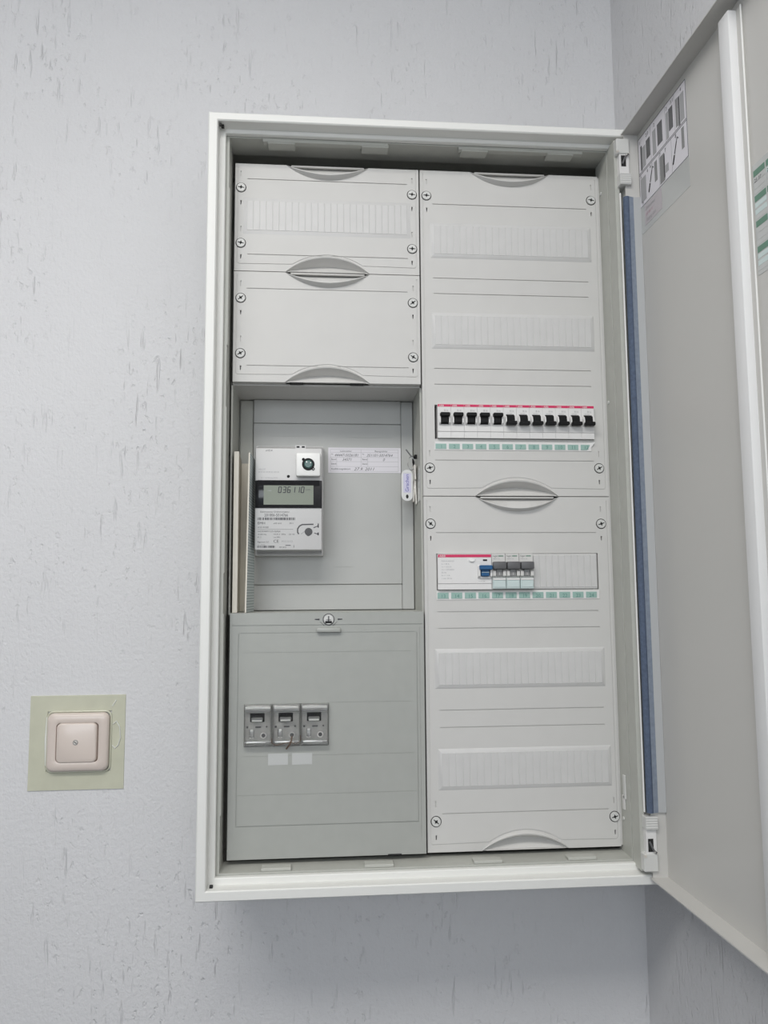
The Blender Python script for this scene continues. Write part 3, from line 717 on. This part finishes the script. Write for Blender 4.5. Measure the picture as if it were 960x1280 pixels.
b.text('Ausführungsdatum:', 131, 497.6, 3.6, y, 'darkink'); b.text('27.9. 2011', 163, 496.6, 6.0, y, 'ink', shear=0.35, sx=1.15)
tag(b.build('print', t), kind='stuff')

# folded card standing in the recess
t = thing('folded_card', (16, 100, 300), 'cream folded card with striped back standing beside the meter', 'brochure')
b = MB(); b.add([(4.5, 60, 300.4), (4.5, 60, 508), (3.2, 142, 508), (3.2, 142, 300.4), (10.5, 61, 300.4), (10.5, 61, 508.5), (6, 142, 508.5), (6, 142, 300.4)], [(0, 1, 2, 3), (7, 6, 5, 4), (0, 4, 5, 1), (1, 5, 6, 2), (2, 6, 7, 3), (3, 7, 4, 0)], 'cream'); b.build('front_leaf', t)
b = MB(); b.box(6, 24, 137, 139.5, 300.4, 505, 'cream'); b.build('spine', t)
b = MB(); b.add([(20.2, 62, 300.4), (23.0, 62, 507), (24.4, 121, 507), (23.8, 121, 300.4), (22.0, 62, 300.4), (24.8, 62, 507.5), (26.4, 121, 507.5), (26.4, 121, 300.4)], [(0, 1, 2, 3), (0, 4, 5, 1), (1, 5, 6, 2), (2, 6, 7, 3), (3, 7, 4, 0)], 'cream')
b.add([(22.05, 62.5, 300.4), (24.85, 62.5, 507.4), (26.45, 121, 507.4), (26.45, 121, 300.4)], [(0, 1, 2, 3)], 'stripes'); b.build('back_leaf', t)

# key bunch
t = thing('key_bunch', (242, 104, 505), 'keys with a white tag hanging on a dark tie inside the recess', 'keys')
b = MB().tube([(247.6, 108, 512), (246, 104, 511), (243.6, 103, 507), (243.4, 102, 502), (245, 104, 500)], 1.6, 'black', 6)
b.tube([(250, 108, 511), (248, 106, 509), (245, 104, 508), (239.5, 104, 513), (234, 106, 521)], 0.9, 'darkgrey', 6); b.box(245, 249, 103, 109, 508, 514, 'black', 1.2); b.build('cable_tie', t)
b = MB().tube([(240.4 + 4.8 * math.cos(a * R(20)), 100 + 1.5 * math.sin(a * R(20)), 500.5 + 9.6 * math.sin(a * R(20))) for a in range(18)], 0.45, 'wire', 6, True); b.build('ring', t)
def rr(x0, x1, z0, z1, r, n=6):
    out = []
    for cx, cz, a0 in ((x1 - r, z1 - r, 0), (x0 + r, z1 - r, 90), (x0 + r, z0 + r, 180), (x1 - r, z0 + r, 270)):
        out += [(cx + r * math.cos(R(a0 + 90 * k / n)), cz + r * math.sin(R(a0 + 90 * k / n))) for k in range(n + 1)]
    return out
b = MB().prism(rr(226.4, 242, 448.6, 491.6, 7.6), 98, 100.6, 'tag'); b.prism(rr(229, 239.4, 460, 486.4, 1.0), 97.8, 98.05, 'lilac'); b.text('Grachen', 236.4, 461, 7.0, 97.7, 'penblue', plane='up')
b.prism([(234.2 + 1.8 * math.cos(a * R(20)), 454.6 + 2.8 * math.sin(a * R(20))) for a in range(18)], 97.8, 98.2, 'void'); b.box(229, 239.4, 97.6, 98.2, 487.0, 487.8, 'tag'); b.build('key_tag', t)
def key(x, y, z, h, tilt):
    b = MB(); b.box(-1.2, 1.2, -9, 9, h * 0.62, h, 'metal', 0.8); b.box(-0.9, 0.9, -3.6, 3.6, 2, h * 0.64, 'metal', 0.5)
    for k in range(4): b.box(-0.9, 0.9, 3.0, 5.2 - (k % 2) * 1.2, 3 + k * 4.4, 6 + k * 4.4, 'metal')
    mtx = Matrix.Translation((x, y, z)) @ Matrix.Rotation(R(tilt), 4, 'Y')
    b.v = [mtx @ p for p in b.v]
    return b
key(247.0, 104, 442.6, 56, -2.5).build('key', t); key(243.6, 108, 446, 52, 3).build('key', t)
t = thing('tape_strip', (248.3, 85, 455), 'glossy clear tape strip on the recess side behind the keys', 'tape')
MB().box(248.2, 248.7, 70, 96, 446, 492, 'film', 0.1).build('strip', t)

# ================================================================== door
DX = 534.0
DT, DB, DL = 927.0, -19.5, -528.0
b = MB(); lip = 22.0
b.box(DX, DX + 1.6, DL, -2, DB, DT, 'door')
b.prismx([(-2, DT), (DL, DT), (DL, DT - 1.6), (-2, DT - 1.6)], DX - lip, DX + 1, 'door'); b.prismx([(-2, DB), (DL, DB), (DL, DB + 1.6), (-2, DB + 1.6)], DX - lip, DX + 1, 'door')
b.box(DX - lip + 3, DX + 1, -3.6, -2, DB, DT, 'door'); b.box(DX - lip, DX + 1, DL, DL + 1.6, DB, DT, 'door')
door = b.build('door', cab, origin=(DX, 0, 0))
door.rotation_euler = (0, 0, R(1.8))
b = MB(); b.box(DX - 11, DX, -238.5, -219.5, -8, 916, 'rib', 1.0, 2); b.box(DX - 2.2, DX, -246.5, -238, -8, 916, 'door', 0.4); b.box(DX - 2.8, DX - 1.6, -247.4, -245.8, -8, 916, 'eyewhite', 0.3)
b.build('stiffening_rib', door)
b = MB().tube([(DX - 19, -4.5, 838), (DX - 19.6, -4.5, 450), (DX - 20, -4.5, 58)], 4.2, 'seal', 12); o = b.build('foam_seal', door, smooth=60); o['label'] = 'dark blue foam sealing strip along the hinge side'
def wedge(y_a, x_a, y_b, x_b, m):
    return MB().add([(x_a, y_a, 838), (x_b, y_b, 838), (x_b, -3.4, 838), (x_a, -3.4, 838), (x_a, y_a, 58), (x_b, y_b, 58), (x_b, -3.4, 58), (x_a, -3.4, 58)],
                    [(0, 1, 2, 3), (7, 6, 5, 4), (0, 4, 5, 1), (1, 5, 6, 2), (2, 6, 7, 3), (3, 7, 4, 0)], m)
wedge(-8, DX - 17, -6, DX - 10, 'sealfoot').build('seal_foot', door); wedge(-6, DX - 10, -7, DX - 0.3, 'sealedge').build('seal_edge', door)  # two coloured strips paint the seal's blue reflection fading across the door
MB().box(DX - 26.4, DX - 25, -2.6, 0.5, 58, 845, 'eyewhite', 0.3).build('edge_strip', door)
# instruction sheet, printed in pictures
def onface(b, y0, y1, z0, z1, m, d=0.2, k=0.0): b.box(DX - d - 0.15, DX - d, y1, y0, z0, z1, m)
b = MB()
onface(b, -5, -131, 786, 824, 'film', 0.05); onface(b, -5, -131, 822, 917, 'paper', 0.1)
y0 = -5
def line(a, c, z0, z1, w=0.5, m='ink'): onface(b, -a, -c, z0, z1, m, 0.3)
for z in (822.4, 866.4, 868.6, 916.2): line(5.5, 130.5, z, z + 0.7)
for y in (5.5, 130): line(y, y + 0.8, 822.4, 916.6)
for y in (41, 80, 103): line(y, y + 0.5, 869, 916, m='paleink')
for y in (60, 92): line(y, y + 0.5, 823, 866, m='paleink')
for (a, c, z0, z1, m) in ((12, 16, 871, 904, 'ink'), (16, 26, 872, 900, 'paleink'), (28, 39, 878, 903, 'darkgrey'), (46, 55, 872, 904, 'paleink'), (59, 72, 877, 905, 'darkgrey'), (82, 88, 871, 905, 'paleink'), (89, 99, 878, 906, 'darkgrey'), (106, 111, 872, 907, 'midgrey'), (112, 116, 870, 906, 'darkgrey'), (117, 126, 872, 906, 'paleink'),
                          (9, 24, 828, 860, 'paleink'), (48, 55, 836, 862, 'midgrey'), (62, 74, 825, 860, 'midgrey'), (72, 75, 828, 858, 'darkgrey'), (76, 84, 832, 842, 'paleink'), (117, 123, 838, 864, 'midgrey')):
    onface(b, -a, -c, z0, z1, m, 0.3)
def diag(ya, za, yb, zb, w, m):
    d = Vector((yb - ya, zb - za)).normalized(); n = Vector((-d.y, d.x)) * w / 2
    pts = [(ya + n.x, za + n.y), (yb + n.x, zb + n.y), (yb - n.x, zb - n.y), (ya - n.x, za - n.y)]
    b.prismx(pts, DX - 0.6, DX - 0.4, m)
for s in (0, 64): diag(-(31 + s), 832, -(35 + s), 842, 2.6, 'black'); diag(-(35.5 + s), 843, -(41 + s), 856, 1.6, 'black'); diag(-(41 + s), 856, -(43 + s), 860, 1.2, 'ink'); diag(-(43 + s), 860, -(46 + s), 857, 1.0, 'ink')
for s, y, z in (('1', 9, 908), ('2.0', 28, 908), ('2', 50, 908), ('3', 83, 908), ('3.1', 94, 909), ('4', 118, 909), ('5.', 9, 861), ('6', 28, 860), ('6.1', 36, 861), ('7', 62, 861), ('7', 76, 859), ('8', 102, 861), ('9', 12, 824.5)):
    b.text(s, -y, z, 6.4, DX - 0.55, 'ink', plane='yz')
o = b.build('instruction_sheet', door); o['label'] = 'white sheet of small assembly pictures on the door'
b = MB(); onface(b, -17, -64, 794, 821, 'pinkpaper', 0.3)
for k, s in enumerate(('Zählerplatz', '03 04 11', 'Abgang 63A')): b.text(s, -20, 813 - k * 7.6, 5.6, DX - 0.6, 'paleink' if k != 1 else 'pinkink', plane='yz', shear=0.2)
o = b.build('handwritten_note', door); o['label'] = 'small pinkish note with blue and red handwriting'
b = MB(); onface(b, -248, -372, 630, 742, 'film', 0.2)
for r_ in range(4):
    for c_ in range(6):
        a = 249.5 + c_ * 20.3; z = 729.5 - r_ * 25.8
        onface(b, -a, -(a + 18.2), z, z + 6.2, 'deepgreen', 0.4); onface(b, -a, -(a + 18.2), z - 6, z - 1.2, 'mint' if (r_ + c_) % 2 else 'film', 0.35); onface(b, -a, -(a + 18.2), z - 13, z - 8, 'mint' if r_ % 2 else 'film', 0.35); onface(b, -a, -(a + 18.2), z - 18, z - 14.5, 'film', 0.35)
        if r_ == 0: b.text(str(c_ + 25) + ' ' + str(c_ + 37), -a - 1, z - 6, 5, DX - 0.62, 'ink', plane='yz')
o = b.build('label_sheet', door); o['label'] = 'sheet of green and white spare number labels'

# hinges
for z, flip in ((886, 1), (22, -1)):
    h = place(bpy.data.objects.new('hinge', None), cab, (513, 4, z))
    def hz(a, c): return (z + min(a * flip, c * flip), z + max(a * flip, c * flip))
    b = MB(); z0, z1 = hz(11, 32); b.box(503.5, 521, -8, 17, z0, z1, 'screw', 0.9)
    z0, z1 = hz(-32, -17); b.box(506.5, 521.6, -10, 17, z0, z1, 'screw', 0.7)
    for k in range(5):
        zz = z0 + 1.6 + k * 2.9; b.box(506.7, 521.4, -10.5, -9.5, zz, zz + 1.6, 'screw', 0.3)
    z0, z1 = hz(-18, 12); b.box(507.5, 520.5, -6.5, 17, z0, z1, 'white', 0.5)
    b.build('hinge_body', h)
    z0, z1 = hz(-6, 9); MB().box(509.6, 516, -7.0, -6, z0, z1, 'void').build('opening', h)
    b = MB().tube([(511, -7.4, z - 3 * flip), (513, -8.4, z + 2 * flip), (515.4, -8.6, z + 7 * flip), (518.6, -9.4, z + 10 * flip)], 1.3, 'darkgrey', 8); b.tube([(516, -9, z + 8 * flip), (519.4, -9.6, z + 10.6 * flip)], 1.1, 'metal', 8); b.build('spring_pin', h)
    b = MB(); b.disc(505.2, z + 13.5 * flip, 1.8, -8.6, -4, 'metal', 12); b.build('rivet', h)

# ================================================================== cable outlet cover
t = thing('wall_guard', (-211.5, 158.5, 63), 'translucent yellowish-green square sheet on the wall round the beige outlet cover', 'wall protector')
b = MB(); b.ring([(-274.5, -148.6, 188.2, 63, 160), (-274.2, -149, 187.8, 63.4, 158.6), (-251.4, -166.4, 167.2, 86.8, 158.2), (-250.6, -167.0, 166.4, 87.6, 160)], 'guard'); b.build('sheet', t)
def rr3(x0, x1, z0, z1, r, y): return [(p[0], y, p[1]) for p in rr(x0, x1, z0, z1, r, 5)]
b = MB().tube(rr3(-250.6, -167.0, 87.2, 166.8, 8, 158.0), 1.5, 'guard', 8, True); b.tube([(-251.6, 157.6, 96), (-252.2, 157.4, 128), (-251.6, 157.6, 160)], [0.8, 1.7, 0.8], 'gloss', 8); b.build('edge_bead', t, smooth=60)  # white streak at the left paints a highlight on the bead
b = MB().tube([(-164.5, 158.1, 149), (-160, 158.0, 153), (-155.5, 158.0, 145), (-154.2, 158.0, 131), (-157, 158.0, 121), (-161, 158.0, 117), (-165, 158.1, 121)], 0.9, 'gloss', 6); b.tube([(-166, 158.1, 173), (-161, 158, 181)], 0.7, 'gloss', 6); b.build('wrinkle', t, smooth=60)  # white crescent and streak paint the window's reflection on the sheet
t = thing('outlet_cover', (-208.5, 160, 88), 'beige rounded blank outlet cover with a centre screw, low beside the cabinet', 'outlet cover')
def shell(b, loops, m, close=True):
    n = len(loops[0]); vs = [q for l in loops for q in l]; fs = []
    for i in range(len(loops) - 1): fs += [(i * n + j, i * n + (j + 1) % n, (i + 1) * n + (j + 1) % n, (i + 1) * n + j) for j in range(n)]
    if close: fs.append(tuple((len(loops) - 1) * n + j for j in range(n)))
    return b.add(vs, fs, m)
X0, X1, ZA, ZB = -249.5, -168.2, 88.4, 165.6
def lp(i, y, r): return rr3(X0 + i, X1 - i, ZA + i, ZB - i, r, y)
b = MB(); shell(b, [lp(0.5, 158, 8), lp(0, 154, 8.5), lp(1.2, 151, 9), lp(3.4, 149.4, 8), lp(11.2, 148.8, 5), lp(12.8, 149.6, 5), lp(13.2, 153, 5), lp(13.2, 157, 5)], 'beige'); b.build('surround', t, smooth=50)
def cp(i, y, r): return rr3(-235.6 + i, -183.2 - i, 100.6 + i, 152.6 - i, r, y)
b = MB(); shell(b, [cp(0, 157, 6), cp(0, 149.4, 6), cp(0.8, 148.3, 6), cp(2, 147.8, 5)], 'beige'); cap = b.build('cap', t, smooth=50)
b = MB(); b.disc(-210.4, 127.4, 2.9, 146.9, 148, 'metal', 16, 2.4); b.box(-212.4, -208.4, 146.7, 147.2, 127, 127.8, 'void', mtx=Matrix.Translation((-210.4, 0, 127.4)) @ Matrix.Rotation(R(40), 4, 'Y') @ Matrix.Translation((210.4, 0, -127.4))); b.tube([(-210.4 + 3.2 * math.cos(a * R(30)), 147.8, 127.4 + 3.2 * math.sin(a * R(30))) for a in range(12)], 0.4, 'midgrey', 5, True); b.build('screw', cap)
